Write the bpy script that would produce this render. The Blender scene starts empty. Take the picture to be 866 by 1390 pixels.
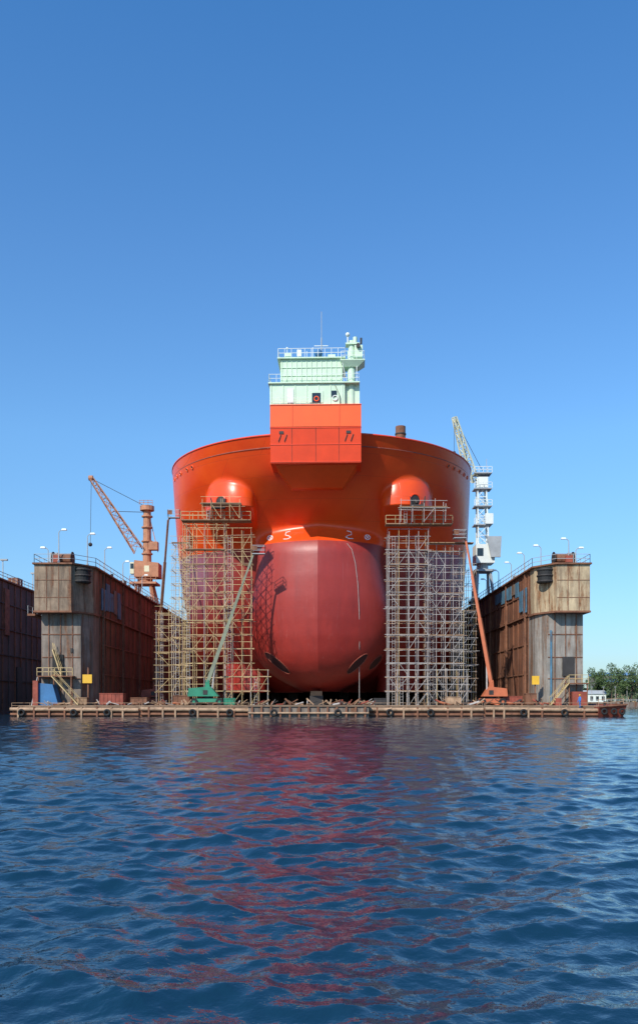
import bpy, math, random
import numpy as np
from mathutils import Vector, Matrix
random.seed(7); np.random.seed(7)
scene=bpy.context.scene
R=math.radians

# ------------------------------------------------------------------ materials
def newmat(name):
    m=bpy.data.materials.new(name); m.use_nodes=True
    nt=m.node_tree; nt.nodes.clear()
    out=nt.nodes.new('ShaderNodeOutputMaterial'); b=nt.nodes.new('ShaderNodeBsdfPrincipled')
    nt.links.new(b.outputs[0],out.inputs[0])
    return m,nt,b
def mapped(nt,scale):
    g=nt.nodes.new('ShaderNodeNewGeometry'); mp=nt.nodes.new('ShaderNodeMapping')
    mp.inputs['Scale'].default_value=scale
    nt.links.new(g.outputs['Position'],mp.inputs['Vector']); return mp.outputs[0]
def noise(nt,vec,scale,detail=4,rough=.6):
    n=nt.nodes.new('ShaderNodeTexNoise'); n.inputs['Scale'].default_value=scale
    n.inputs['Detail'].default_value=detail; n.inputs['Roughness'].default_value=rough
    nt.links.new(vec,n.inputs['Vector']); return n.outputs['Fac']
def mrange(nt,val,a,b,c=0,d=1):
    n=nt.nodes.new('ShaderNodeMapRange'); n.clamp=True
    for i,v in enumerate((a,b,c,d)): n.inputs[i+1].default_value=v
    nt.links.new(val,n.inputs[0]); return n.outputs[0]
def mixc(nt,fac,a,b,blend='MIX'):
    n=nt.nodes.new('ShaderNodeMixRGB'); n.blend_type=blend
    for s,v in ((0,fac),(1,a),(2,b)):
        if hasattr(v,'links') or hasattr(v,'node'): nt.links.new(v,n.inputs[s])
        elif s==0: n.inputs[0].default_value=v
        else: n.inputs[s].default_value=(*v,1)
    return n.outputs[0]
def math_(nt,op,a,b=None):
    n=nt.nodes.new('ShaderNodeMath'); n.operation=op
    for i,v in enumerate((a,b)):
        if v is None: continue
        if hasattr(v,'node'): nt.links.new(v,n.inputs[i])
        else: n.inputs[i].default_value=v
    return n.outputs[0]
def paint(name,col,rough=.55,var=.25,rust=0.0,rcol=(.13,.05,.025),nscale=.5,streak=.12,bump=.0,dirt=(.05,.04,.035),dirta=.0):
    m,nt,b=newmat(name)
    v1=mapped(nt,(1,1,1)); vs=mapped(nt,(1,1,streak))
    n1=noise(nt,v1,nscale,6,.65)
    dark=tuple(c*(1-var) for c in col); lite=tuple(min(1,c*(1+var)) for c in col)
    c=mixc(nt,mrange(nt,n1,.3,.7),dark,lite)
    if dirta>0:
        n3=noise(nt,vs,nscale*2.2,5,.7)
        c=mixc(nt,mrange(nt,n3,.42,.72,0,dirta),c,dirt)
    if rust>0:
        n2=noise(nt,vs,nscale*1.6,7,.7)
        t=.72-.4*rust
        f=mrange(nt,n2,t,t+.1,0,.95)
        r2=noise(nt,v1,nscale*6,4,.7)
        rc=mixc(nt,mrange(nt,r2,.3,.7),tuple(x*.5 for x in rcol),tuple(x*1.5 for x in rcol))
        c=mixc(nt,f,c,rc)
    nt.links.new(c,b.inputs['Base Color']); b.inputs['Roughness'].default_value=rough
    if bump>0:
        bn=nt.nodes.new('ShaderNodeBump'); bn.inputs['Strength'].default_value=bump; bn.inputs['Distance'].default_value=.1
        nt.links.new(noise(nt,v1,nscale*4,5,.6),bn.inputs['Height']); nt.links.new(bn.outputs[0],b.inputs['Normal'])
    return m

M={}
M['wall']=paint('dock_wall_rust',(.20,.078,.038),.8,.4,.5,(.13,.045,.02),.25,.15,.3,(.035,.022,.018),.75)
M['wallfar']=paint('far_wall',(.10,.08,.07),.85,.3,.4,(.09,.045,.03),.2,.2,.3,(.02,.02,.02),.6)
M['beige']=paint('dock_end_paint',(.50,.38,.23),.75,.25,.52,(.20,.085,.032),.55,.14,.25,(.11,.06,.038),.8)
M['brownp']=paint('dock_end_weathered',(.27,.19,.125),.8,.35,.56,(.15,.060,.026),.55,.12,.25,(.05,.034,.025),.95)
M['greyp']=paint('dock_end_grey',(.22,.175,.14),.8,.3,.52,(.15,.065,.03),.5,.1,.25,(.055,.04,.032),.9)
M['lgrey']=paint('dock_end_light_grey',(.29,.26,.225),.8,.25,.48,(.17,.08,.038),.5,.1,.25,(.10,.075,.055),.85)
M['lblue']=paint('faded_blue_panel',(.07,.18,.27),.75,.35,.45,(.11,.055,.03),.8,.2)
M['deck']=paint('dock_deck',(.19,.125,.08),.85,.35,.4,(.12,.06,.035),.6,1,.2)
M['rust']=paint('rusty_steel',(.20,.085,.045),.85,.4,.4,(.10,.04,.025),.9,.5,.2)
M['rustred']=paint('red_lead',(.27,.06,.035),.75,.35,.3,(.10,.04,.025),.9,.5)
M['pipe']=paint('fender_pipe',(.38,.24,.145),.75,.35,.35,(.15,.065,.03),1.2,1)
M['dark']=paint('dark_steel',(.035,.03,.028),.7,.3)
M['black']=paint('black_rubber',(.015,.015,.015),.8,.2)
M['scaf']=paint('scaffold_tube',(.50,.36,.17),.6,.4,.25,(.2,.09,.04),.8,1)
M['scafg']=paint('scaffold_tube_grey',(.40,.36,.33),.5,.35,.2,(.2,.1,.05),.8,1)
M['plank']=paint('scaffold_plank',(.27,.16,.09),.85,.35)
M['orange']=paint('orange_paint',(.86,.105,.010),.40,.07)
M['orange2']=paint('red_orange_paint',(.78,.056,.008),.42,.09)
M['mint']=paint('mint_paint',(.57,.72,.53),.5,.08,.14,(.42,.35,.20),.8)
M['white']=paint('white_paint',(.72,.75,.70),.5,.06,.05,(.3,.2,.1),.8)
M['green']=paint('green_machine',(.02,.20,.11),.5,.3,.15)
M['boomg']=paint('boom_grey',(.26,.27,.18),.5,.2)
M['oran']=paint('crane_rust_orange',(.42,.19,.10),.7,.3,.25,(.18,.07,.03),.8,.6)
M['boomo']=paint('boom_orange',(.50,.13,.05),.5,.2)
M['cream']=paint('crane_cream',(.64,.62,.42),.6,.12,.1,(.25,.13,.06),.8)
M['grey']=paint('grey_paint',(.35,.37,.38),.6,.15)
M['yellow']=paint('yellow_paint',(.75,.42,.03),.5,.1)
M['blue']=paint('blue_paint',(.04,.15,.32),.6,.25,.3)
M['glass']=paint('dark_glass',(.02,.03,.04),.1,.1)
M['skin']=paint('skin',(.45,.26,.18),.6,.1)
M['cloth']=paint('blue_overall',(.04,.18,.50),.85,.15)
M['hair']=paint('hair',(.05,.03,.02),.8,.1)
M['leaf']=paint('foliage',(.065,.105,.028),.8,.5,nscale=.35)
M['leaf2']=paint('foliage_far',(.06,.09,.04),.9,.4,nscale=.05)
M['bark']=paint('bark',(.09,.065,.045),.9,.3)
M['grass']=paint('land',(.10,.12,.06),.95,.3)
M['roof']=paint('roof_blue',(.10,.20,.34),.6,.1)
M['whitemark']=paint('white_mark',(.8,.8,.78),.6,.03)
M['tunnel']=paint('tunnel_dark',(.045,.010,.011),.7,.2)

# ------------------------------------------------------------------ mesh builder
class MB:
    def __init__(s): s.v=[]; s.f=[]; s.m=[]; s.mats=[]
    def mi(s,k):
        if k not in s.mats: s.mats.append(k)
        return s.mats.index(k)
    def add(s,vs,fs,k):
        o=len(s.v); s.v+= [tuple(v) for v in vs]; i=s.mi(k)
        for f in fs: s.f.append(tuple(o+a for a in f)); s.m.append(i)
    def hexa(s,b,t,k):
        s.add(list(b)+list(t),[(3,2,1,0),(4,5,6,7),(0,1,5,4),(1,2,6,5),(2,3,7,6),(3,0,4,7)],k)
    def box(s,x0,x1,y0,y1,z0,z1,k):
        s.hexa([(x0,y0,z0),(x1,y0,z0),(x1,y1,z0),(x0,y1,z0)],[(x0,y0,z1),(x1,y0,z1),(x1,y1,z1),(x0,y1,z1)],k)
    def prism(s,poly,z0,z1,k):
        n=len(poly)
        s.add([(x,y,z0) for x,y in poly]+[(x,y,z1) for x,y in poly],
              [tuple(range(n-1,-1,-1)),tuple(range(n,2*n))]+[(i,(i+1)%n,n+(i+1)%n,n+i) for i in range(n)],k)
    def beam(s,p,q,r,k,n=4,r2=None,caps=True):
        p=Vector(p); q=Vector(q); d=q-p
        if d.length<1e-6: return
        d.normalize(); u=d.cross(Vector((0,0,1)))
        if u.length<.05: u=Vector((1,0,0))
        u.normalize(); w=d.cross(u); r2=r if r2 is None else r2
        vs=[]
        for c,rr in((p,r),(q,r2)):
            for i in range(n):
                a=2*math.pi*(i+.5)/n; vs.append(c+u*math.cos(a)*rr+w*math.sin(a)*rr)
        fs=[(i,(i+1)%n,n+(i+1)%n,n+i) for i in range(n)]
        if caps: fs+= [tuple(range(n-1,-1,-1)),tuple(range(n,2*n))]
        s.add(vs,fs,k)
    def path(s,pts,r,k,n=6):
        for a,b in zip(pts,pts[1:]): s.beam(a,b,r,k,n)
    def torus(s,c,ax,R_,r,k,n=20,m=6):
        ax=Vector(ax).normalized(); u=ax.orthogonal().normalized(); w=ax.cross(u); c=Vector(c); vs=[];fs=[]
        for i in range(n):
            a=2*math.pi*i/n; d=u*math.cos(a)+w*math.sin(a)
            for j in range(m):
                b=2*math.pi*j/m; vs.append(c+d*(R_+r*math.cos(b))+ax*r*math.sin(b))
        for i in range(n):
            for j in range(m): fs.append((i*m+j,((i+1)%n)*m+j,((i+1)%n)*m+(j+1)%m,i*m+(j+1)%m))
        s.add(vs,fs,k)
    def ball(s,c,r,k,n=12,sc=(1,1,1)):
        vs=[];fs=[]
        for i in range(n+1):
            t=math.pi*i/n
            for j in range(2*n):
                a=math.pi*j/n; vs.append((c[0]+r*sc[0]*math.sin(t)*math.cos(a),c[1]+r*sc[1]*math.sin(t)*math.sin(a),c[2]+r*sc[2]*math.cos(t)))
        for i in range(n):
            for j in range(2*n): fs.append((i*2*n+j,(i+1)*2*n+j,(i+1)*2*n+(j+1)%(2*n),i*2*n+(j+1)%(2*n)))
        s.add(vs,fs,k)
    def rail(s,pts,k,h=1.1,sp=1.8,r=.035,n=4):
        for a,b in zip(pts,pts[1:]):
            a=Vector(a); b=Vector(b); L=(b-a).length; c=max(1,int(L/sp))
            for i in range(c+1):
                p=a.lerp(b,i/c); s.beam(p,p+Vector((0,0,h)),r,k,n)
            for hh in (h,h*.5): s.beam(a+Vector((0,0,hh)),b+Vector((0,0,hh)),r,k,n)
    def lattice(s,p,q,w0,w1,nseg,k,rc=.12,rb=.06,up=None):
        p=Vector(p); q=Vector(q); d=(q-p).normalized(); u=d.cross(Vector(up or (0,0,1)))
        if u.length<.1: u=Vector((1,0,0))
        u.normalize(); w=d.cross(u)
        def corner(t,i):
            ww=(w0+(w1-w0)*t)/2; sg=[(-1,-1),(1,-1),(1,1),(-1,1)][i]
            return p.lerp(q,t)+u*ww*sg[0]+w*ww*sg[1]
        for i in range(4): s.beam(corner(0,i),corner(1,i),rc,k)
        for j in range(nseg):
            t0=j/nseg;t1=(j+1)/nseg
            for i in range(4):
                i2=(i+1)%4
                s.beam(corner(t1,i),corner(t1,i2),rb,k)
                if j%2: s.beam(corner(t0,i),corner(t1,i2),rb,k)
                else: s.beam(corner(t0,i2),corner(t1,i),rb,k)
    def stair(s,p,q,w,k,wd=(0,1,0)):
        p=Vector(p);q=Vector(q);wd=Vector(wd)*w; n=max(3,int(abs(q.z-p.z)/.22))
        for o in (Vector((0,0,0)),wd):
            s.beam(p+o,q+o,.1,k); s.beam(p+o+Vector((0,0,1)),q+o+Vector((0,0,1)),.035,k)
            for t in (0,.33,.66,1): s.beam(p.lerp(q,t)+o,p.lerp(q,t)+o+Vector((0,0,1)),.03,k)
        for i in range(n+1):
            c=p.lerp(q,i/n); s.beam(c,c+wd,.09,k)
    def obj(s,name,parent=None,smooth=False,xf=None):
        me=bpy.data.meshes.new(name); me.from_pydata(s.v,[],s.f)
        for k in s.mats: me.materials.append(M[k])
        me.polygons.foreach_set('material_index',s.m)
        if smooth: me.polygons.foreach_set('use_smooth',[True]*len(s.f))
        if xf is not None: me.transform(xf)
        me.update()
        o=bpy.data.objects.new(name,me); scene.collection.objects.link(o)
        if parent: o.parent=parent
        return o
def empty(name):
    o=bpy.data.objects.new(name,None); scene.collection.objects.link(o); return o

# ------------------------------------------------------------------ ship
SHIPX=Matrix.Translation((-.4,120,0))@Matrix.Rotation(R(-1.9),4,'Z')@Matrix.Translation((0,-120,0))
ZK,ZT=3.6,38.6
zz=np.linspace(ZK-4,ZT+4,860)
def table(t,sig=.5):
    z=[a for a,b in t]; v=[b for a,b in t]; y=np.interp(zz,z,v)
    k=np.exp(-.5*(np.arange(-150,151)*(zz[1]-zz[0])/sig)**2); k/=k.sum()
    yp=np.pad(y,150,mode='edge'); y2=np.convolve(yp,k,'valid')
    return lambda q: np.interp(q,zz,y2)
stem=table([(3.6,151),(6,145),(9,140),(14,136.8),(20,134.6),(25,132.7),(27.6,130.6),(29,129.2),(31,126.8),(34,123.3),(38.6,120),(42,118)],.7)
yc=table([(3.6,190),(6,180),(9,170),(14,160),(20,153),(25,149),(28,147.5),(34,146),(38.6,145)],1.2)
nose=table([(3.6,137),(4.4,132.6),(6,129.7),(7.5,128.3),(9,127.5),(11.5,126.7),(14,126.3),(17,126.05),(20,126.0),(24,126.3),(25.6,127.1),(27.6,129.9),(28.6,131.5),(31,142)],.45)
wb=table([(3.6,2.0),(4.4,4.6),(5.2,6.2),(6.5,8.0),(8,9.3),(9.5,10.1),(11,10.6),(13,10.9),(15,10.8),(17,10.5),(19,10.1),(21,9.7),(23,9.4),(25,9.6),(26.4,10.5),(28,12.5),(31,15)],.8)
def half(z):
    r=2.6; d=np.clip((z-ZK)/r,0,1); return 24-r+r*np.sqrt(1-(1-d)**2)
def smin(a,b,k):
    h=np.clip(.5+.5*(a-b)/k,0,1); return a*(1-h)+b*h-k*h*(1-h)
BX=12.9
def hullY(x,z):
    x=np.abs(x); z=z+np.zeros_like(x); h=half(z); pe=2.1
    ym=yc(z)-(yc(z)-stem(z))*np.clip(1-np.clip(x/h,0,1)**pe,0,1)**(1/pe)
    w=wb(z); q=np.clip(x/w,0,.99999); ex=2.4
    yb=nose(z)+.18*x+6.6*(1-(1-q**ex)**(1/ex))+np.where(x>w,(x-w)*40,0)
    y=smin(ym,yb,1.9)
    rb=3.8; dx=(x-BX); rr=np.clip(1-(dx/rb)**2-(np.maximum(z-30.8,0)/5.0)**2,0,1)
    ybo=125.9+.34*(x-BX)+3.2*(1-np.sqrt(rr))+np.where(np.abs(dx)>rb,(np.abs(dx)-rb)*30,0)+np.clip(30.0-z,0,9)*2.2+np.clip(z-35.8,0,9)*30
    return smin(y,ybo,.8)
def hy(x,z): return float(hullY(np.array(float(x)),np.array(float(z))))
ship=empty('tanker_ship')
def hull_half(sg):
    NX,NZ=330,250
    th=np.linspace(0,math.pi/2,NX); zs=np.linspace(ZK,ZT,NZ)
    V=[];F=[]
    for z in zs:
        h=half(z); xs=h*np.sin(th); ys=hullY(xs,np.full(NX,z))
        for x,y in zip(xs,ys): V.append((sg*x,y,z))
        V.append((sg*h,370,z))
    n=NX+1
    for j in range(NZ-1):
        for i in range(NX):
            a,b,c,d=j*n+i,j*n+i+1,(j+1)*n+i+1,(j+1)*n+i
            F.append((a,b,c,d) if sg>0 else (d,c,b,a))
    return V,F
m,nt,b=newmat('hull_paint')
g=nt.nodes.new('ShaderNodeNewGeometry'); sx=nt.nodes.new('ShaderNodeSeparateXYZ'); nt.links.new(g.outputs['Position'],sx.inputs[0])
X,Y,Z=sx.outputs
v1=mapped(nt,(1,1,1)); vs=mapped(nt,(1,1,.12))
top=mrange(nt,Z,25.25,25.32)
n1=noise(nt,v1,.18,5,.6); n2=noise(nt,vs,.8,6,.65)
oc=mixc(nt,mrange(nt,n1,.35,.65),(.80,.062,.008),(.88,.090,.010))
ac=mixc(nt,mrange(nt,n1,.35,.65),(.29,.024,.017),(.36,.033,.023))
ac=mixc(nt,mrange(nt,n2,.45,.75,0,.45),ac,(.18,.022,.02))
ax=math_(nt,'ABSOLUTE',X)
belt=math_(nt,'MULTIPLY',mrange(nt,Z,14,22),mrange(nt,ax,12.5,19))
bn_=noise(nt,mapped(nt,(1,1,.5)),.22,5,.55)
belt=math_(nt,'MULTIPLY',belt,mrange(nt,bn_,.36,.6,.2,.8))
ac=mixc(nt,belt,ac,(.36,.22,.32))
mid=math_(nt,'MULTIPLY',mrange(nt,Z,15,25,0,1),mrange(nt,bn_,.4,.65,.05,.4))
ac=mixc(nt,mid,ac,(.42,.10,.085))
st=noise(nt,mapped(nt,(1,1,.05)),2.2,4,.7)
ac=mixc(nt,mrange(nt,st,.60,.72,0,.25),ac,(.44,.15,.13))
col=mixc(nt,top,ac,oc)
cx=nt.nodes.new('ShaderNodeCombineXYZ'); nt.links.new(math_(nt,'ADD',X,math_(nt,'MULTIPLY',Y,.55)),cx.inputs[0]); nt.links.new(Z,cx.inputs[1])
br=nt.nodes.new('ShaderNodeTexBrick'); nt.links.new(cx.outputs[0],br.inputs['Vector'])
br.inputs['Scale'].default_value=1; br.inputs['Brick Width'].default_value=7; br.inputs['Row Height'].default_value=2.6
br.inputs['Mortar Size'].default_value=.03; br.inputs['Mortar Smooth'].default_value=.6
seam=math_(nt,'MULTIPLY',br.outputs['Fac'],mrange(nt,top,0,1,.3,1))
col=mixc(nt,math_(nt,'MULTIPLY',seam,.25),col,(.20,.015,.01))
nt.links.new(col,b.inputs['Base Color'])
nt.links.new(mrange(nt,top,0,1,.45,.33),b.inputs['Roughness'])
bn=nt.nodes.new('ShaderNodeBump'); bn.inputs['Strength'].default_value=.35; bn.inputs['Distance'].default_value=.12
hgt=math_(nt,'SUBTRACT',noise(nt,v1,.45,3,.5),math_(nt,'MULTIPLY',seam,.22))
nt.links.new(hgt,bn.inputs['Height']); nt.links.new(bn.outputs[0],b.inputs['Normal'])
M['hull']=m
for sg in(1,-1):
    mb=MB(); V,F=hull_half(sg); mb.add(V,F,'hull'); mb.obj('hull_shell',ship,True,SHIPX)
mb=MB()
th=np.linspace(-math.pi/2,math.pi/2,81)
xs=23.95*np.sin(th)
poly=[(x,hy(x,37.3)+.05) for x in xs]+[(23.95,369.9),(-23.95,369.9)]
mb.prism(poly,37.1,37.3,'rustred')
hb=float(half(np.array(ZK+.05)))
xs=hb*np.sin(th); poly=[(x,hy(x,ZK+.05)) for x in xs]+[(hb,369.9),(-hb,369.9)]
mb.prism(poly,ZK+.02,ZK+.1,'rustred')
mb.box(-23.9,23.9,369.5,369.95,ZK+.2,37,'rustred')
xs=24*np.sin(np.linspace(-math.pi/2,math.pi/2,120))
mb.path([(x,hy(x,ZT)+.05,ZT) for x in xs],.13,'orange2',6)
for x in xs[6:-6:4]:
    if abs(x)>6.5: mb.beam((x,hy(x,ZT)+.2,38.5),(x*.97,hy(x,ZT)+1.6,37.3),.08,'orange2')
mb.obj('deck_and_keel_plating',ship,False,SHIPX)
mb=MB()
def nrm_at(x,z):
    dydx=(hy(x+.2,z)-hy(x-.2,z))/.4; dydz=(hy(x,z+.2)-hy(x,z-.2))/.4
    return Vector((dydx,-1,dydz)).normalized()
for x in (-22.6,-21.9,-21.0,-19.6,-18.6,19,20,21.1,22,22.7):
    z=36.6; nrm=nrm_at(x,z)
    c=Vector((x,hy(x,z),z)); mb.beam(c-nrm*.17,c+nrm*.05,.22,'dark',12); mb.torus(c+nrm*.05,nrm,.26,.06,'orange',14)
def onhull(pts,w,k,off=.05):
    P=[]
    for x,z in pts: P.append(Vector((x,hy(x,z)-off,z)))
    for a,b_ in zip(P,P[1:]):
        d=(b_-a).normalized(); u=d.cross(Vector((0,1,0))).normalized()*w/2
        y=Vector((0,.02,0)); mb.hexa([a-u,b_-u,b_+u,a+u],[a-u-y,b_-u-y,b_+u-y,a+u-y],k)
for sg in(1,-1):
    cx_,cz=sg*7.2,26.3
    onhull([(cx_+.40*math.cos(t),cz+.40*math.sin(t)) for t in np.linspace(0,2*math.pi,17)],.10,'whitemark')
    onhull([(cx_-.28,cz-.28),(cx_+.28,cz+.28)],.08,'whitemark'); onhull([(cx_-.28,cz+.28),(cx_+.28,cz-.28)],.08,'whitemark')
    s=sg*4.6
    onhull([(s-sg*.45,27.2),(s+sg*.2,27.0),(s+sg*.25,26.5),(s-sg*.3,26.3),(s-sg*.6,26.0),(s-sg*.1,25.75),(s+sg*.5,25.8)],.09,'whitemark')
hp=[(4.2,24.9),(4.9,24.0),(5.4,22),(5.75,19),(5.95,15),(6.0,10),(6.0,7)]
mb.path([(x,hy(x,z)-.1,z) for x,z in hp]+[(6.0,hy(6,7)-.2,4),(6.0,hy(6,7)-.2,1.7)],.04,'scafg',5)
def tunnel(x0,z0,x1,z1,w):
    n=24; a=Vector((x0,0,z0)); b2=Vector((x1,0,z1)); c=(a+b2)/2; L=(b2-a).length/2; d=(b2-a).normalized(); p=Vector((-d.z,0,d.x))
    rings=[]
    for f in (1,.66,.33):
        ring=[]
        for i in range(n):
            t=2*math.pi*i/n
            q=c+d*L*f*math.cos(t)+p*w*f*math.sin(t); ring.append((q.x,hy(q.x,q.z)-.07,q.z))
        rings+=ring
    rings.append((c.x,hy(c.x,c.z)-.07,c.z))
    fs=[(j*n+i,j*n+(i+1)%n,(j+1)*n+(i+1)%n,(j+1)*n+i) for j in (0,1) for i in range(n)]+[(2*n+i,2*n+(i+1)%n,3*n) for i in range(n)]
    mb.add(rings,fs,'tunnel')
    r0=rings[:n]; mb.path([(r[0],r[1]-.02,r[2]) for r in r0+[r0[0]]],.06,'rustred',5)
tunnel(-8.0,9.3,-4.3,6.2,.5); tunnel(7.2,9.0,4.2,6.2,.5); tunnel(9.4,8.9,7.5,6.9,.4)
for sg in(1,-1):
    x=sg*(BX+1.0); z=30.7; n_=nrm_at(x,z); c=Vector((x,hy(x,z),z))
    mb.beam(c-n_*.3,c+n_*.05,.8,'dark',20); mb.torus(c+n_*.03,n_,.88,.11,'orange2',22,8)
    mb.beam(c,c+n_*.5+Vector((0,0,-.5)),.2,'dark',8); a=c+n_*.6+Vector((0,0,-.9))
    mb.beam(a-Vector((1.0,0,0)),a+Vector((1.0,0,0)),.24,'dark',8)
    for s2 in(-1,1): mb.beam(a+Vector((.85*s2,0,0)),a+Vector((1.05*s2,-.1,1.4)),.22,'dark',6,.06)
mb.obj('hull_fittings_and_anchors',ship,False,SHIPX)

# bow block
mb=MB()
x0,x1=-6.1,6.1
mb.hexa([(x0,118.3,38.9),(x1,118.3,38.9),(x1,126,38.9),(x0,126,38.9)],[(x0,118.3,41.9),(x1,118.3,41.9),(x1,126,41.9),(x0,126,41.9)],'orange')
mb.hexa([(x0,119.0,34.2),(x1,119.0,34.2),(x1,126,34.2),(x0,126,34.2)],[(x0,118.35,38.88),(x1,118.35,38.88),(x1,126,38.88),(x0,126,38.88)],'orange2')
mb.hexa([(-3.6,124.4,32.1),(3.6,124.4,32.1),(3.6,131,32.1),(-3.6,131,32.1)],[(-5.5,119.9,34.18),(5.5,119.9,34.18),(5.5,128,34.18),(-5.5,128,34.18)],'orange')
for z in (34.35,36.6,38.75,41.8): 
    yy=118.28 if z>38.9 else 119.0-(z-34.2)/4.68*.65
    mb.beam((x0-.04,yy-.02,z),(x1+.04,yy-.02,z),.05,'orange2')
for x in (-3.2,0,3.1): mb.beam((x,118.97,34.3),(x,118.32,38.8),.035,'rustred')
for x in (-3.1,3.2): mb.beam((x,118.27,39),(x,118.27,41.8),.03,'orange2')
for x in (-5,-4.2,3.9,4.7): mb.beam((x,118.52,37.0),(x+.35,118.42,37.9),.05,'dark')
for x in (-4.6,4.4): mb.box(x-.3,x+.3,118.38,118.6,38.0,38.35,'dark')
mb.obj('bow_loading_block',ship,False,SHIPX)
# superstructure
mb=MB()
mb.box(-6.2,3.9,119.0,126,41.95,44.9,'mint')
mb.box(-6.4,5.9,118.7,126.4,44.9,45.05,'mint')
mb.box(-4.8,3.6,119.5,126,45.05,48.4,'mint')
mb.box(-5.2,4.0,119.1,126.4,48.4,48.55,'mint')
mb.box(3.9,5.9,119.6,125,41.95,44.9,'mint')
for x in np.linspace(-4.6,3.4,13): mb.box(x-.04,x+.04,119.42,119.5,45.2,48.3,'mint')
for z in (46.1,47.2): mb.box(-4.75,3.55,119.40,119.5,z,z+.07,'mint')
for x in np.linspace(-6,3.6,7): mb.box(x-.05,x+.05,118.93,119,42.05,44.8,'mint')
mb.box(-.9,1.0,118.92,119.0,42.3,43.9,'mint'); mb.box(-.5,.65,118.86,118.93,42.3,43.6,'glass')
mb.torus((.1,118.82,42.8),(0,1,0),.3,.08,'orange',16)
mb.box(-3.8,-3.0,118.9,119,42.3,44.2,'white'); mb.box(2.1,2.8,118.9,119,43.1,43.9,'glass')
mb.rail([(-6.3,118.8,45.05),(5.8,118.8,45.05),(5.8,126,45.05)],'white',1.1,1.0,.035); mb.rail([(-6.3,118.8,45.05),(-6.3,126,45.05)],'white')
mb.rail([(-5.1,119.2,48.55),(3.9,119.2,48.55),(3.9,126,48.55)],'white',1.2,.9,.04); mb.rail([(-5.1,119.2,48.55),(-5.1,126,48.55)],'white')
mb.rail([(-6.1,118.4,41.9),(-.8,118.4,41.9)],'white',.9,1.2,.03)
for i in range(24): mb.box(-3.9+.33*i,-3.77+.33*i,118.95,119.12,41.95,42.1,'white')
mb.box(-4.3,-3.4,120,121,48.55,49.5,'mint'); mb.box(-2.6,-2.0,120,120.8,48.55,49.9,'white'); mb.box(1.6,2.6,121,122,48.55,49.6,'mint')
mb.beam((.3,121,48.55),(.3,121,49.3),.18,'white',8); mb.ball((.3,121,49.75),.55,'blue',10)
mb.beam((.7,121.3,48.55),(.7,121.3,52),.09,'grey',6); mb.beam((.7,121.3,52),(.7,121.3,55.6),.045,'grey',5)
mb.beam((-.3,121.3,50.9),(1.6,121.3,50.9),.06,'white'); mb.beam((-.5,121,48.55),(-.5,121,50.6),.05,'white')
mb.beam((-4.0,121,48.55),(-4.0,121,50.4),.05,'white'); mb.ball((-4.0,121,50.5),.16,'white',6); mb.beam((-1.3,121,48.55),(-1.3,121,50.1),.04,'white')
mb.beam((4.8,119.9,42),(4.8,119.9,49.5),.55,'mint',16); mb.beam((4.8,119.9,49.5),(4.8,119.9,50.9),.42,'mint',16)
mb.hexa([(3.9,119.2,47.2),(5.7,119.2,47.2),(5.7,121,47.2),(3.9,121,47.2)],[(3.3,118.7,47.9),(6.6,118.7,47.9),(6.6,121.4,47.9),(3.3,121.4,47.9)],'mint')
mb.box(3.3,6.6,118.7,121.4,47.92,48.05,'mint'); mb.rail([(3.4,118.8,48.05),(6.5,118.8,48.05),(6.5,121.2,48.05)],'white',1.1,.8,.04)
mb.box(4.0,5.9,119.3,120.6,50.3,50.5,'mint'); mb.box(5.2,6.3,119.4,120.2,48.5,50.2,'mint'); mb.beam((5.7,119.3,50.0),(5.7,118.9,50.0),.28,'dark',10)
mb.beam((4.3,119.4,50.5),(4.3,119.4,51.6),.1,'white',6); mb.ball((4.3,119.4,51.6),.3,'white',8); mb.beam((5.3,119.6,50.5),(5.3,119.6,51.3),.3,'mint',10); mb.beam((6.1,119.6,50.4),(6.1,119.6,51.2),.15,'dark',8)
mb.beam((5.5,119.0,45.1),(5.5,119.0,47.2),.06,'white'); mb.beam((4.2,119.2,45.1),(3.5,118.9,47.9),.05,'white')
mb.torus((2.6,118.9,42.9),(0,1,0),.33,.08,'white',14)
mb.path([(2.6,118.8,44.6),(3.2,118.7,43.2),(3.3,118.8,42.0)],.05,'dark',4)
mb.obj('deckhouse',ship,False,SHIPX)
mb=MB()
mb.beam((13.2,150,37.3),(13.2,150,46.6),.75,'rust',16); mb.beam((13.2,150,46.6),(13.2,150,48.6),.85,'rust',16)
mb.beam((13.2,150,47.2),(13.2,150,47.4),.95,'dark',16)
for x,z in((-14,40),(-9,39.6),(8.5,40.3)): mb.beam((x,128,37.3),(x,128,z-.5),.2,'orange2',8)
mb.obj('vent_post',ship,False,SHIPX)

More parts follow.
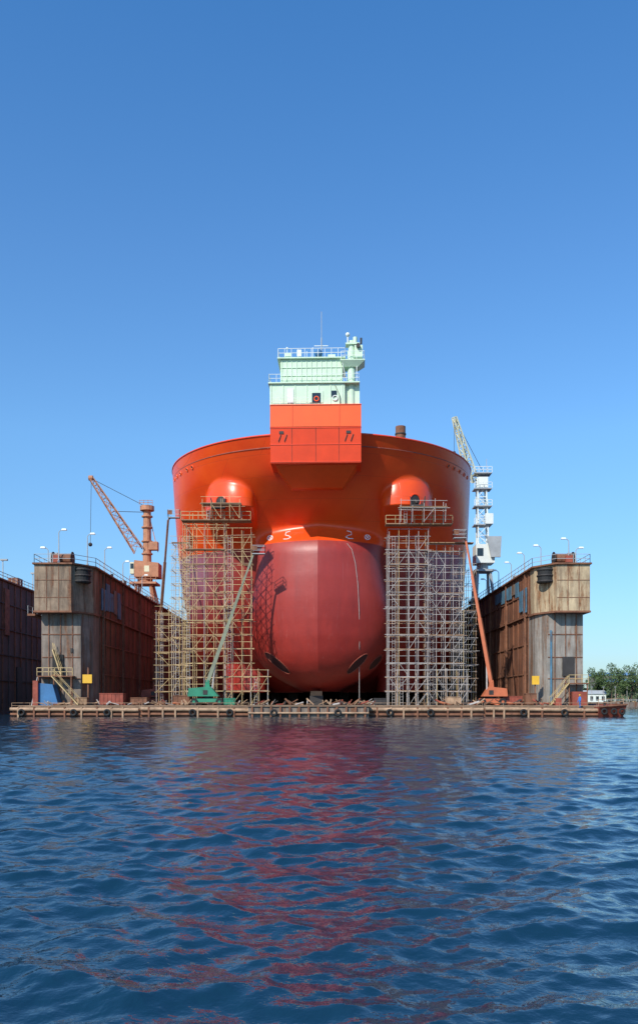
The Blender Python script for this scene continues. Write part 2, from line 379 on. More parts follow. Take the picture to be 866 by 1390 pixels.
# ------------------------------------------------------------------ floating dock
dock=empty('floating_dock')
DZ=1.5
mb=MB()
mb.box(-41,38.5,120.6,372,-1,DZ,'deck')
mb.obj('pontoon_deck',dock)
def wing(name,sg,xi,xo,yend,kt,kl):
    mb=MB(); X=lambda a: sg*a
    ch=2.2
    def P(pts): 
        q=[(X(a),b_) for a,b_ in pts]
        return q if sg>0 else q[::-1]
    z1,z2=14.6,21.0
    mb.prism(P([(xi+1.3,123.6),(xo-.5,123.6),(xo-.5,130),(xi+.2,130),(xi+.2,126)]),DZ,z1,kl)
    mb.prism(P([(xi+.2,130.003),(xo-.5,130.003),(xo-.5,yend),(xi+.2,yend)]),DZ,z1,'wall')
    mb.prism(P([(xi+ch,122),(xo,122),(xo,128),(xi,128),(xi,125.6)]),z1,z2,kt)
    mb.prism(P([(xi,128.003),(xo,128.003),(xo,yend),(xi,yend)]),z1,z2,'wall')
    mb.prism(P([(xi+ch-.2,121.7),(xo+.2,121.7),(xo+.2,yend+.2),(xi-.45,yend+.2),(xi-.45,125.4)]),z2,z2+.22,'rust')
    mb.prism(P([(xi+ch-.1,121.85),(xo+.1,121.85),(xo+.1,129),(xi-.1,129),(xi-.1,125.5)]),z1-.25,z1,'rust')
    y=129; i=0
    while y<yend:
        a,b_=sorted((X(xi-.12),X(xi+.0))); mb.box(a,b_,y,y+.18,z1+.2,z2-.05,'wall' if i%3 else 'rust')
        a,b_=sorted((X(xi+.05),X(xi+.2))); mb.box(a,b_,y+.8,y+.98,DZ,z1-.3,'wall')
        if i%4==0:
            a,b_=sorted((X(xi-.3),X(xi))); mb.box(a,b_,y+1.5,y+1.8,DZ+.1,z2-.1,'rust')
        y+=3.2+.3*random.random(); i+=1
    for z in (6,10.4,z1-.1,17.8):
        o=.2 if z<z1-.2 else 0
        a,b_=sorted((X(xi+o-.16),X(xi+o-.002))); mb.box(a,b_,130.1,yend-.1,z,z+.16,'rust')
    for k in range(5 if sg<0 else 9):
        ya=129.6+k*2.6
        a,b_=sorted((X(xi-.22),X(xi-.125)))
        zt=19.8-random.random()*1.2 
        if sg>0 and k>1: zt=20.3; zb=18.0+random.random()*.8
        else: zb=15+random.random()
        mb.box(a,b_,ya,ya+2.0+random.random()*.4,zb,zt,'lblue' if k not in (3,) else 'greyp')
    for z in (16.4,18.8): 
        a,b_=sorted((X(xi+ch+.05),X(xo-.05))); mb.box(a,b_,121.95,121.998,z,z+.07,'rust')
    for t in (.33,.66):
        x=xi+ch+(xo-xi-ch)*t; a,b_=sorted((X(x),X(x+.07))); mb.box(a,b_,121.94,121.998,z1+.1,z2-.1,'rust')
    for z in (5.2,8.2,11.4):
        a,b_=sorted((X(xi+1.4),X(xo-.6))); mb.box(a,b_,123.5,123.598,z,z+.1,'rust')
    for t in (.2,.5,.8):
        x=xi+1.3+(xo-xi-1.8)*t; a,b_=sorted((X(x),X(x+.1))); mb.box(a,b_,123.48,123.598,DZ+.1,z1-.3,'rust')
    c=(X(xi+1.1),123.8)
    mb.beam((c[0],c[1]-.25,z2-2.4),(c[0],c[1]-.25,z2-.3),1.15,'black',18)
    for zz_ in (z2-2.2,z2-1.4,z2-.6): mb.torus((c[0],c[1]-.25,zz_),(0,0,1),1.15,.14,'dark',20)
    mb.rail([(X(xo),yend,z2+.22),(X(xo),122,z2+.22),(X(xi+ch),122,z2+.22),(X(xi-.3),125.6,z2+.22),(X(xi-.3),yend,z2+.22)],'grey',1.2,2.2,.045)
    mb.obj(name,dock)
wing('wing_wall',-1,32.0,39.3,352,'brownp','greyp')
wing('wing_wall',1,30.6,37.4,352,'beige','lgrey')
mb=MB()
mb.box(-37.2,-35.7,123.35,123.6,5.8,8.6,'black'); mb.box(-37.35,-35.55,123.3,123.36,5.6,5.8,'rust')
mb.box(-34.7,-34.4,123.4,123.6,8.9,9.5,'dark')
mb.box(-38.9,-34.0,121.9,123.5,5.45,5.6,'rust'); mb.rail([(-38.9,121.95,5.6),(-34.0,121.95,5.6)],'scaf',1.1,.8,.05)
mb.stair((-36.6,121.0,5.5),(-33.0,121.0,1.6),.8,'scaf'); mb.stair((-36.9,122.4,9.2),(-35.7,122.4,5.6),.7,'scaf')
for x in (-38.7,-36.6,-34.2): mb.beam((x,122,1.5),(x,122,5.5),.09,'rust')
mb.hexa([(-38.9,121.4,1.5),(-35.8,121.4,1.5),(-35.8,123.3,1.5),(-38.9,123.3,1.5)],[(-38.9,121.4,4.6),(-36.6,121.4,4.4),(-36.6,123.3,4.4),(-38.9,123.3,4.6)],'blue')
mb.box(-39.2,-38.5,121.0,121.5,1.5,4.9,'rustred'); mb.beam((-39.4,121.2,1.5),(-38.6,121.2,5.4),.08,'scafg')
mb.box(-32.9,-31.6,123.0,123.2,4.6,5.8,'yellow')
mb.beam((-32.2,123.3,1.5),(-32.2,123.3,6.8),.12,'rust')
mb.box(-40.6,-39.5,123,129,14,14.3,'rust'); mb.rail([(-40.5,123,14.3),(-40.5,129,14.3)],'grey')
mb.box(34.0,35.6,123.35,123.6,5.6,8.3,'dark'); mb.box(32.3,32.5,123.38,123.6,2,12,'lblue')
mb.stair((34.3,121.2,4.6),(31.8,121.2,1.6),.8,'scaf'); mb.box(34.2,37.1,121.4,123.4,4.45,4.6,'rust'); mb.rail([(34.3,121.4,4.6),(37.0,121.4,4.6)],'scaf',1.1,.7,.05)
for x in (34.4,36.9): mb.beam((x,121.6,1.5),(x,121.6,4.5),.09,'rust')
mb.box(34.9,36.9,121.7,123.2,1.5,3.4,'rustred'); mb.box(29.6,30.6,122.8,123.0,4.4,5.6,'yellow'); mb.beam((30.1,123.1,1.5),(30.1,123.1,5.6),.1,'rust')
mb.box(32.4,33.2,121,121.5,1.5,2.5,'rustred')
mb.obj('end_stairs_and_platforms',dock)
mb=MB()
for sg,xa,xb in ((-1,33.5,38.4),(1,32,36.6)):
    X=lambda a: sg*a
    xc=(xa+xb)/2
    mb.beam((X(xc-1.2),124.2,22.1),(X(xc+1.2),124.2,22.1),.75,'rust',16)
    for o in (-1.3,1.3): mb.beam((X(xc+o),124.2,22.1),(X(xc+o*1.08),124.2,22.1),1.0,'dark',18)
    a,b_=sorted((X(xc-1.7),X(xc+1.7))); mb.box(a,b_,123.6,124.8,21.22,21.5,'rust')
    a,b_=sorted((X(xb-1.1),X(xb))); mb.box(a,b_,126,128.2,21.22,23.3,'grey')
    a,b_=sorted((X(xb-2.2),X(xb-1.3))); mb.box(a,b_,123,123.7,21.22,22.4,'rustred')
    for k in range(14):
        y=133+k*13+random.random()*5; xx=X(xa+random.random()*3)
        mb.box(xx,xx+.9+random.random(),y,y+1.5,21.22,22+random.random()*1.2,random.choice(['rust','grey','dark','greyp','rustred']))
        mb.beam((X(xa),y+4,21.2),(X(xa),y+4,22.2),.22,'dark',8); mb.beam((X(xa)+.8,y+4,21.2),(X(xa)+.8,y+4,22.2),.22,'dark',8)
mb.obj('roof_winches',dock)
mb=MB()
mb.box(-41.4,-9.2,119.4,120.55,-.5,1.1,'rust'); mb.box(6.4,37.4,119.3,120.55,-.5,1.05,'rust')
mb.box(-9.4,6.6,117.6,120.5,-.4,1.35,'greyp'); mb.box(-9.6,6.8,117.4,120.7,1.35,1.55,'deck')
for (xa,xb) in ((-41.6,-24.3),(-24.0,-9.5),(6.7,22.1),(22.4,37.6)):
    dz=random.uniform(-.12,.12)
    mb.beam((xa,119.1,.95+dz),(xb,119.05,.95-dz),.24,'pipe',10); mb.beam((xa,119.2,.25+dz),(xb,119.2,.25),.2,'rust',8)
    x=xa+1
    while x<xb-.5:
        mb.box(x,x+.22,118.86,119.3,-.3,1.3,'rust' if random.random()<.6 else 'pipe'); x+=1.3+random.random()*2.1
    mb.rail([(xa,119.7,1.1),(xb,119.7,1.1)],'pipe',.75,2.4,.03)
x=-9
while x<6.4:
    mb.box(x,x+.25,117.3,117.58,-.2,1.3,'rust'); x+=1.25
mb.beam((-9.4,117.3,.5),(6.6,117.3,.5),.14,'pipe',8)
for x in (-40,-33,-28.5,-17,-12,9.5,15,27.5,33,-6,2.5):
    y=118.8 if abs(x)>9.3 else 117.1
    mb.torus((x,y,.55),(0,1,0),.36,.14,'black',18,8)
mb.box(-41.8,37.8,119.35,120.5,1.06,1.16,'deck')
mb.obj('front_apron',dock)
mb=MB()
for y in np.arange(134,300,3.2):
    mb.box(-1.4,.6,y,y+1.3,DZ,2.9,'dark'); mb.box(-1.3,.5,y+.05,y+1.25,2.9,3.62,'plank')
    for x in (-16,-12,-8,-4.5,4.5,8,12,16):
        if y>150+abs(x)*1.2: mb.box(x-.8,x+.8,y,y+1.4,DZ,3.62,'dark')
mb.box(-23,23,300,301,DZ,3.6,'dark')  # added cross wall, shuts off the bright gap beneath the hull; no keel block
mb.obj('keel_blocks_and_gap_wall',dock)

def crate(name,x,y,w,d,h,k):
    mb=MB(); z=DZ
    mb.box(x,x+w,y,y+d,z+.12,z+h,k)
    n=max(1,int(w/.5))
    for i in range(n+1): mb.box(x+i*w/n-.04,x+i*w/n+.04,y-.05,y-.002,z+.15,z+h-.05,k)
    mb.box(x-.06,x+w+.06,y-.06,y+d+.06,z+h,z+h+.1,k); 
    for xx in (x+.1,x+w-.3): mb.box(xx,xx+.2,y,y+d,z,z+.12,'dark')
    return mb.obj(name)
crate('steel_skip',-30.4,122.6,3.2,2,1.6,'rustred'); crate('steel_skip',-26.3,123.5,2.2,2,1.0,'rust')
crate('steel_skip',25.6,122.8,2.6,2,1.2,'rustred'); crate('steel_skip',28.6,122,1.4,1.4,1.6,'rust'); crate('steel_skip',-20.2,122.6,2.2,1.6,1.3,'rust')
crate('steel_skip',-33.5,121.7,1.5,1.2,1.0,'plank'); crate('steel_skip',7.6,122.0,1.6,1.2,.9,'dark'); crate('steel_skip',17.6,122.2,2.0,1.2,1.1,'pipe')
mb=MB()
for i in range(220):
    x=random.choice([random.uniform(-38,-18),random.uniform(17,34),random.uniform(-12,8)]); y=random.uniform(120.9,125)
    a=random.random()*6.28; L=random.uniform(.4,1.8)
    mb.beam((x,y,DZ+.1),(x+L*math.cos(a),y+L*math.sin(a)*.5,DZ+random.uniform(.1,.95)),random.uniform(.03,.15),random.choice(['rust','pipe','dark','rustred','scafg','plank']),6)
for i in range(18):
    mb.torus((random.choice([random.uniform(-30,-14),random.uniform(17,30)]),random.uniform(121.2,124),DZ+.15+random.random()*.3),(random.random()*.3,random.random()*.3,1),.5,.1,random.choice(['dark','rust','boomo']),14,5)
mb.obj('scrap_pile')

# ------------------------------------------------------------------ scaffolding
def scaffold(segs,mains):
    mb=MB()
    T=.046
    for (x0,x1,y0,y1,z0,z1,dense) in segs:
        nx=max(1,round((x1-x0)/1.45)); ny=max(1,round((y1-y0)/1.9)); nz=max(1,int((z1-z0)/2.0))
        xs=[x0+(x1-x0)*i/nx+random.uniform(-.12,.12) for i in range(nx+1)]
        ys=[y0+(y1-y0)*i/ny for i in range(ny+1)]
        zs=[z0+2.0*j for j in range(nz+1)]
        k=mains
        for x in xs:
            for y in ys:
                mb.beam((x,y,z0),(x+random.uniform(-.08,.08),y,zs[-1]+random.uniform(.3,1.3)),T,random.choice([k,k,'scaf','scafg','pipe']),4)
        for j,z in enumerate(zs[1:]):
            for y in ys:
                mb.beam((x0-random.uniform(.1,.6),y,z+random.uniform(-.08,.08)),(x1+random.uniform(.1,.6),y,z+random.uniform(-.08,.08)),T,random.choice([k,k,'pipe']))
            mb.beam((x0-.2,y0,z+1.0),(x1+.2,y0,z+1.0+random.uniform(-.05,.05)),T*.8,k)
            for x in xs: mb.beam((x,y0-.2,z),(x,y1+.2,z),T,k)
            if random.random()<dense:
                xa=x0 if random.random()<.6 else random.choice(xs[:-1]); xb=x1 if random.random()<.6 else xs[-1]
                mb.box(xa,xb,y0+.05,y0+1.1,z+.06,z+.13,'plank')
        for j in range(nz):
            for i in range(nx):
                r=random.random()
                if r<.32: mb.beam((xs[i],y0-.05,zs[j]),(xs[i+1],y0-.05,zs[j+1]),T*.8,k)
                elif r<.5: mb.beam((xs[i+1],y0-.05,zs[j]),(xs[i],y0-.05,zs[j+1]),T*.8,k)
        xl=xs[0]+.5
        for o in(0,.4): mb.beam((xl+o,y0+.6,z0),(xl+o,y0+.6,zs[-1]),.035,'scafg')
        for q in np.arange(z0,zs[-1],.4): mb.beam((xl,y0+.6,q),(xl+.4,y0+.6,q),.025,'scafg')
    return mb
Lsegs=[(-19.2,-13.4,125.2,128.9,DZ,27.5,.35),(-13.4,-9.6,124.4,126.2,DZ,27.0,.3),(-16.2,-11.0,122.6,124.4,27.5,29.6,1),
       (-21.8,-19.4,130.5,134,DZ,26,.3),(-24.7,-22.6,134,138,DZ,16.5,.4),(-9.6,-7.2,123.8,125.6,DZ,5.5,.6)]
mb=scaffold(Lsegs,'scaf')
mb.box(-19.4,-9.6,124.2,126.2,27.55,27.68,'plank'); mb.box(-16.4,-10.8,122.5,124.2,29.55,29.66,'plank'); mb.box(-19,-13.5,124.8,126,23.55,23.66,'plank')
mb.rail([(-19.4,124.2,27.68),(-9.6,124.2,27.68)],'scaf',1.1,1.2,.045)
mb.obj('scaffolding')
Rsegs=[(9.9,15.4,125.2,128.9,DZ,27,.35),(15.4,20.6,126.2,129.9,DZ,24.6,.3),(11.4,17.6,122.6,124.4,27.0,29.1,1),
       (20.8,23.2,131,134.8,DZ,23,.3),(11,21,124.4,125.4,DZ,6,.3)]
mb=scaffold(Rsegs,'scafg')
mb.box(9.4,18.8,124.4,126.2,27.05,27.18,'plank'); mb.box(11.2,17.8,122.5,124.0,29.05,29.16,'plank')
mb.rail([(9.4,124.4,27.18),(18.8,124.4,27.18)],'scaf',1.1,1.2,.045); mb.box(15.4,22,125.6,127,24.6,24.72,'plank')
mb.obj('scaffolding')

# ------------------------------------------------------------------ boom lifts
def boomlift(x,y,tip,body,boom,face=1,s=1.0):
    mb=MB(); z=DZ
    for dx in(-1.4,1.4):
        for dy in(-.9,.9):
            mb.beam((x+dx*s,y+dy-.2,z+.5),(x+dx*s,y+dy+.2,z+.5),.5,'black',16); mb.beam((x+dx*s,y+dy-.23,z+.5),(x+dx*s,y+dy+.23,z+.5),.2,body,8)
    mb.hexa([(x-1.7*s,y-.7,z+.45),(x+1.7*s,y-.7,z+.45),(x+1.7*s,y+.7,z+.45),(x-1.7*s,y+.7,z+.45)],[(x-1.6*s,y-.65,z+1.0),(x+1.6*s,y-.65,z+1.0),(x+1.6*s,y+.65,z+1.0),(x-1.6*s,y+.65,z+1.0)],body)
    mb.beam((x,y,z+1.0),(x,y,z+1.25),.6,'dark',14)
    f=face
    mb.hexa([(x-f*2.1*s,y-1,z+1.25),(x+f*1.3*s,y-1,z+1.25),(x+f*1.3*s,y+1,z+1.25),(x-f*2.1*s,y+1,z+1.25)],
            [(x-f*2.0*s,y-.95,z+2.35),(x+f*.4*s,y-.95,z+2.6),(x+f*.4*s,y+.95,z+2.6),(x-f*2.0*s,y+.95,z+2.35)],body)
    mb.box(x-.5,x+.1,y-1.05,y-1.0,z+1.5,z+2.1,'dark')
    mb.hexa([(x-.35,y-.25,z+2.3),(x+.35,y-.25,z+2.3),(x+.35,y+.25,z+2.3),(x-.35,y+.25,z+2.3)],[(x-.25,y-.25,z+3.5),(x+.25,y-.25,z+3.5),(x+.25,y+.25,z+3.5),(x-.25,y+.25,z+3.5)],body)
    p=Vector((x,y,z+3.2)); q=Vector(tip)
    a=p.lerp(q,.45); b_=p.lerp(q,.75)
    mb.beam(p,a,.34,boom,4); mb.beam(a,b_,.26,boom,4); mb.beam(b_,q,.18,boom,4)
    mb.beam((x+.6*f,y,z+1.8),p.lerp(q,.18),.12,'scafg',8)
    mb.beam(q,q+Vector((.5*f,0,.5)),.14,boom)
    c=q+Vector((.9*f,0,.4))
    mb.box(c.x-.9,c.x+.9,c.y-.5,c.y+.5,c.z-.1,c.z,'grey'); mb.rail([(c.x-.9,c.y-.5,c.z),(c.x+.9,c.y-.5,c.z),(c.x+.9,c.y+.5,c.z),(c.x-.9,c.y+.5,c.z),(c.x-.9,c.y-.5,c.z)],'grey',1.1,.9,.04)
    mb.box(c.x-.9,c.x-.2,c.y-.56,c.y-.5,c.z+.4,c.z+1.0,'rust')
    return mb.obj('boom_lift')
boomlift(-15.4,122.2,(-9.3,123.4,22.3),'green','boomg',1,1.25)
boomlift(24.0,123.2,(20.8,125,24.8),'boomo','boomo',-1)
boomlift(-25.9,140,(-23.2,136,30),'rustred','rust',1)
crate('site_generator',-13.0,121.0,1.5,1.0,.9,'green')

# ------------------------------------------------------------------ cranes
cr=MB(); k='oran'
cx0,cy0,bz=-34.8,177,21.2
for dx in(-2.2,2.2):
    for dy in(-2.5,2.5):
        cr.beam((cx0+dx,cy0+dy,bz),(cx0+dx*.6,cy0+dy*.6,bz+4.2),.35,k,4); cr.box(cx0+dx-.5,cx0+dx+.5,cy0+dy-.9,cy0+dy+.9,bz,bz+.7,'dark')
cr.box(cx0-2.6,cx0+2.6,cy0-2.4,cy0+2.4,bz+4.2,bz+4.6,k); cr.rail([(cx0-2.6,cy0-2.4,bz+4.6),(cx0+2.6,cy0-2.4,bz+4.6)],k,1.1,1,.06)
cr.beam((cx0,cy0,bz+4.6),(cx0,cy0,bz+5.6),1.5,k,16)
cr.hexa([(cx0-1.8,cy0-2,bz+5.6),(cx0+3,cy0-2,bz+5.6),(cx0+3,cy0+2,bz+5.6),(cx0-1.8,cy0+2,bz+5.6)],[(cx0-1.8,cy0-2,bz+8.9),(cx0+3,cy0-2,bz+8.4),(cx0+3,cy0+2,bz+8.4),(cx0-1.8,cy0+2,bz+8.9)],k)
cr.box(cx0-2.6,cx0-1.82,cy0-2.1,cy0-.5,bz+6.2,bz+8.5,'cream'); cr.box(cx0-2.5,cx0-1.9,cy0-2.16,cy0-2.1,bz+7.2,bz+8.2,'glass')
cr.box(cx0+.2,cx0+1.2,cy0-2.06,cy0-2.0,bz+6.6,bz+7.8,'cream')
cr.beam((cx0+.4,cy0,bz+8.6),(cx0+.4,cy0,40.5),.85,k,12,.75)
for z in (31.5,34,36.8,39): cr.beam((cx0+.4,cy0,z),(cx0+.4,cy0,z+.25),1.1,k,14)
cr.beam((cx0+.4,cy0,40.3),(cx0+.4,cy0,41.2),1.4,k,14); cr.rail([(cx0-.9,cy0-1.3,41.2),(cx0+1.7,cy0-1.3,41.2)],k,.9,.8,.06)
cr.box(cx0+.8,cx0+2.6,cy0-.8,cy0+.8,32.4,34,k)
piv=(cx0-1.2,cy0-.5,32.2); tip=(-44.8,cy0-3,46)
cr.lattice(piv,tip,1.9,.7,11,k,.13,.07)
cr.beam((cx0+.4,cy0,41),tip,.06,'dark'); cr.beam((cx0+.4,cy0,40),Vector(piv).lerp(Vector(tip),.55),.07,'dark')
cr.beam((cx0+2.6,cy0,32),(cx0+.4,cy0,41),.1,k)
cr.beam(tip,(tip[0]-.2,tip[1],tip[2]-13),.05,'dark'); cr.ball((tip[0]-.2,tip[1],tip[2]-13),.4,'dark',8); cr.beam((tip[0]-.5,tip[1],tip[2]+.1),(tip[0]+.3,tip[1],tip[2]+.1),.5,k,12)
cr.obj('dock_crane')
cr=MB(); k='cream'; cx0,cy0=31.8,172
for dx in(-1.6,1.8):
    for dy in(-2.5,2.5):
        cr.beam((cx0+dx,cy0+dy,bz),(cx0+dx*.7,cy0+dy*.5,bz+6),.3,'grey',4); cr.box(cx0+dx-.5,cx0+dx+.5,cy0+dy-.9,cy0+dy+.9,bz,bz+.7,'dark')
cr.box(cx0-1.7,cx0+1.9,cy0-2,cy0+2,bz+6,bz+6.4,'grey')
cr.beam((cx0,cy0,bz+6.4),(cx0,cy0,bz+7.6),1.1,'grey',14)
cr.box(cx0-1.6,cx0+2,cy0-2,cy0+2,bz+7.6,bz+11.2,'white'); cr.box(cx0-1.4,cx0-.2,cy0-2.05,cy0-2,bz+8.9,bz+10.4,'glass')
cr.hexa([(cx0+1.2,cy0-2.6,bz+8.6),(cx0+3.0,cy0-2.6,bz+8.6),(cx0+3.0,cy0-2.1,bz+8.6),(cx0+1.2,cy0-2.1,bz+8.6)],[(cx0+.4,cy0-2.6,bz+12.6),(cx0+3.2,cy0-2.6,bz+12.6),(cx0+3.2,cy0-2.1,bz+12.6),(cx0+.4,cy0-2.1,bz+12.6)],'grey')
cr.lattice((cx0,cy0,bz+11.2),(cx0-.3,cy0,45.5),2.0,1.6,7,'white',.16,.08,up=(0,1,0))
for z in (36.2,39.8,43.2,46.2):
    cr.box(cx0-1.8,cx0+1.6,cy0-1.4,cy0+1.4,z,z+.18,'grey'); cr.rail([(cx0-1.8,cy0-1.4,z+.18),(cx0+1.6,cy0-1.4,z+.18)],'white',1.1,.7,.06)
cr.box(cx0-.9,cx0+.9,cy0-1,cy0+1,43.4,45.6,'white'); cr.beam((cx0+.8,cy0,46),(cx0+.8,cy0,49.3),.07,'grey')
cr.box(cx0+.3,cx0+1.8,cy0-1.6,cy0-.4,36.4,38.4,'white')
cr.lattice((cx0-1.8,cy0,44.6),(26.0,cy0-2,56.8),1.7,.6,9,k,.14,.08)
cr.beam((cx0,cy0,47),(26.0,cy0-2,56.8),.05,'dark'); cr.beam((26,cy0-2,56.8),(26,cy0-2,50),.05,'dark'); cr.ball((26,cy0-2,50),.3,'dark',6)
cr.obj('dock_crane')

def lamp(x,y,h,dirx):
    mb=MB(); z=21.2
    mb.beam((x,y,z),(x,y,z+h),.09,'grey',8,.06)
    mb.beam((x,y,z),(x,y,z+.5),.18,'grey',8)
    mb.path([(x,y,z+h),(x+dirx*.25,y,z+h+.3),(x+dirx*.8,y,z+h+.42)],.055,'grey',6)
    mb.hexa([(x+dirx*.75-.35,y-.2,z+h+.28),(x+dirx*.75+.35,y-.2,z+h+.28),(x+dirx*.75+.35,y+.2,z+h+.28),(x+dirx*.75-.35,y+.2,z+h+.28)],
            [(x+dirx*.75-.28,y-.15,z+h+.52),(x+dirx*.75+.28,y-.15,z+h+.52),(x+dirx*.75+.28,y+.15,z+h+.52),(x+dirx*.75-.28,y+.15,z+h+.52)],'white')
    mb.obj('lamp_post')
for x,y,h,d in ((-36.2,123,4.4,1),(-33,126,4.4,1),(-32.6,134.5,3.9,1),(-32.6,147,3.8,1),(-32.6,163,3.8,1),(-38.9,127,2.6,-1),
                (32.0,127.5,3.0,-1),(34.8,123.2,3.2,-1),(31.1,134,3.0,-1),(31.1,143,3.0,-1),(31.1,153,3.2,-1),(31.1,164,3.2,-1),(36.6,126,2.4,1)): lamp(x,y,h,d)

# ------------------------------------------------------------------ neighbouring dock (left)
mb=MB()
mb.box(-72,-61,120,420,-1,25.4,'wallfar'); mb.box(-72.2,-60.6,119.8,420.2,25.4,25.7,'rust')
y=121
while y<400:
    mb.box(-61,-60.8,y,y+.25,.5,25.2,'wallfar' if random.random()<.7 else 'rust'); y+=3.5
for z in (6,11,16,21): mb.box(-61,-60.75,120.5,419,z,z+.2,'dark')
mb.box(-61,-60.7,171,173.5,15,24,'rust'); mb.box(-61,-60.7,178,181,1,9,'dark'); mb.box(-60.99,-60.65,163,166,12,14,'greyp')
mb.rail([(-60.8,120,25.7),(-60.8,300,25.7)],'grey',1.2,2.5,.06)
for y in (150,172,190): mb.beam((-61.5,y,25.7),(-61.5,y,29.5),.1,'grey'); mb.box(-61.9,-60.6,y-.3,y+.3,29.5,29.8,'grey')
for y in (165,182,200): mb.box(-64,-62,y,y+3,25.7,27.6,'rust')
mb.obj('neighbouring_floating_dock')

mb=MB()
mb.hexa([(37.6,119.5,-.4),(41.0,119.5,-.4),(41.0,134,-.4),(37.6,134,-.4)],[(37.5,118.3,1.3),(41.2,118.3,1.6),(41.2,136,1.6),(37.5,136,1.3)],'rustred')
mb.beam((37.5,118.3,1.35),(41.3,118.3,1.65),.12,'rust'); mb.beam((41.25,118.3,1.65),(41.25,136,1.65),.12,'rust')
for x in (38.2,39.5,40.6): mb.torus((x,118.35,.7),(0,1,0),.33,.13,'black',16,6)
mb.beam((38.5,119.2,1.4),(38.5,119.2,2.1),.15,'dark',8); mb.beam((40.8,119.2,1.5),(40.8,119.2,2.2),.15,'dark',8)
mb.rail([(37.6,119,1.4),(41,119,1.6)],'pipe',.9,1.3,.04)
mb.obj('moored_barge')

# ------------------------------------------------------------------ worker
def worker(x,y,z):
    root=empty('worker')
    V=[];E=[];Rr=[]
    def v(p,r): V.append(p); Rr.append(r); return len(V)-1
    pel=v((0,0,.95),(.17,.12)); ch=v((0,.01,1.22),(.17,.12)); sh=v((0,0,1.42),(.15,.1)); nk=v((0,0,1.53),(.06,.06)); hd=v((0,0,1.6),(.06,.06))
    E+=[(pel,ch),(ch,sh),(sh,nk),(nk,hd)]
    for s in(-1,1):
        s1=v((s*.19,0,1.42),(.075,.07)); el=v((s*.26,-.02,1.13),(.05,.05)); wr=v((s*.24,-.16,.93),(.033,.033)); pm=v((s*.23,-.21,.86),(.035,.022))
        E+=[(sh,s1),(s1,el),(el,wr),(wr,pm)]
        for i,(dx,L) in enumerate(((-.03,.07),(-.01,.085),(.012,.08),(.03,.06))):
            a=v((s*.23+dx,-.235,.82),(.010,.010)); b_=v((s*.23+dx,-.235+.01,.82-L),(.009,.009)); E+=[(pm,a),(a,b_)]
        t=v((s*.23-s*.045,-.22,.85),(.011,.011)); t2=v((s*.23-s*.06,-.24,.81),(.009,.009)); E+=[(pm,t),(t,t2)]
        hp_=v((s*.1,0,.88),(.095,.1)); kn=v((s*.13,-.03 if s>0 else .04,.5),(.065,.068)); an=v((s*.14,.0 if s>0 else .12,.09),(.045,.05)); to=v((s*.15,-.15 if s>0 else -.03,.04),(.045,.035))
        E+=[(pel,hp_),(hp_,kn),(kn,an),(an,to)]
    me=bpy.data.meshes.new('body'); me.from_pydata(V,E,[]); o=bpy.data.objects.new('body',me); scene.collection.objects.link(o)
    sk=o.modifiers.new('skin','SKIN')
    for i,r in enumerate(Rr): me.skin_vertices[0].data[i].radius=r
    me.skin_vertices[0].data[0].use_root=True
    ss=o.modifiers.new('sub','SUBSURF'); ss.levels=1; ss.render_levels=1
    me.materials.append(M['cloth']); o.parent=root
    mb=MB(); mb.ball((0,-.01,1.68),.105,'skin',10,(.82,.98,1.15)); mb.beam((0,-.10,1.68),(0,-.135,1.655),.016,'skin',6)
    for s in(-1,1): mb.ball((s*.088,0,1.67),.026,'skin',6,(.5,1,1.2)); mb.ball((s*.034,-.098,1.69),.012,'dark',6)
    mb.box(-.025,.025,-.112,-.1,1.615,1.623,'rustred')
    mb.ball((0,.02,1.70),.105,'hair',8,(.86,.95,1.0))
    mb.ball((0,.0,1.745),.125,'yellow',10,(.95,1.1,.75)); mb.beam((0,-.02,1.735),(0,-.02,1.745),.15,'yellow',14)
    for s in(-1,1): mb.ball((s*.15,-.1 if s>0 else .03,.045),.06,'black',8,(.8,2.0,.75))
    mb.obj('head_helmet_boots',root,True)
    root.location=(x,y,z); return root
w=worker(35.4,120.0,1.16); w.rotation_euler=(0,0,R(-70))

# ------------------------------------------------------------------ land, buildings, trees
mb=MB(); mb.box(88,600,372,900,-1,1.6,'grass'); mb.box(-900,900,900.1,1500,-1,1.8,'grass'); mb.box(87.6,600,371.6,371.98,-1,1.9,'greyp')
mb.obj('ground')
def tree(x,y,h,w):
    mb=MB(); z=1.6
    mb.beam((x,y,z),(x+.2,y,z+h*.45),.35,'bark',8,.2)
    cl=[]
    for i in range(14):
        a=random.random()*6.28; rr=random.random()**.5*w*.5; zc=z+h*(.3+.65*random.random())
        rr*=(1.15-abs((zc-z)/h-.55)*1.3)
        c=(x+rr*math.cos(a),y+rr*math.sin(a),zc); cl.append(c)
        mb.beam((x+.2,y,z+h*.4),c,.12,'bark',5,.04)
    for c in cl:
        R0=w*random.uniform(.14,.24)
        for i in range(130):
            d=Vector((random.gauss(0,1),random.gauss(0,1),random.gauss(0,.8))).normalized()*R0*random.uniform(.5,1.15)
            p=Vector(c)+d; s=random.uniform(.22,.45)
            u=Vector((random.gauss(0,1),random.gauss(0,1),random.gauss(0,1))).normalized(); q=u.orthogonal().normalized()
            mb.add([p-u*s,p+q*s*.7,p+u*s,p-q*s*.7],[(0,1,2,3)],'leaf')
    mb.obj('tree')
for t in ((128,381,12.5,9),(134,379,16,10),(140,384,17,11),(127,405,16,9),(150,388,14,10),(160,400,15,12),(133,402,18,11),(124,438,13,9)): tree(*t)
mb=MB()
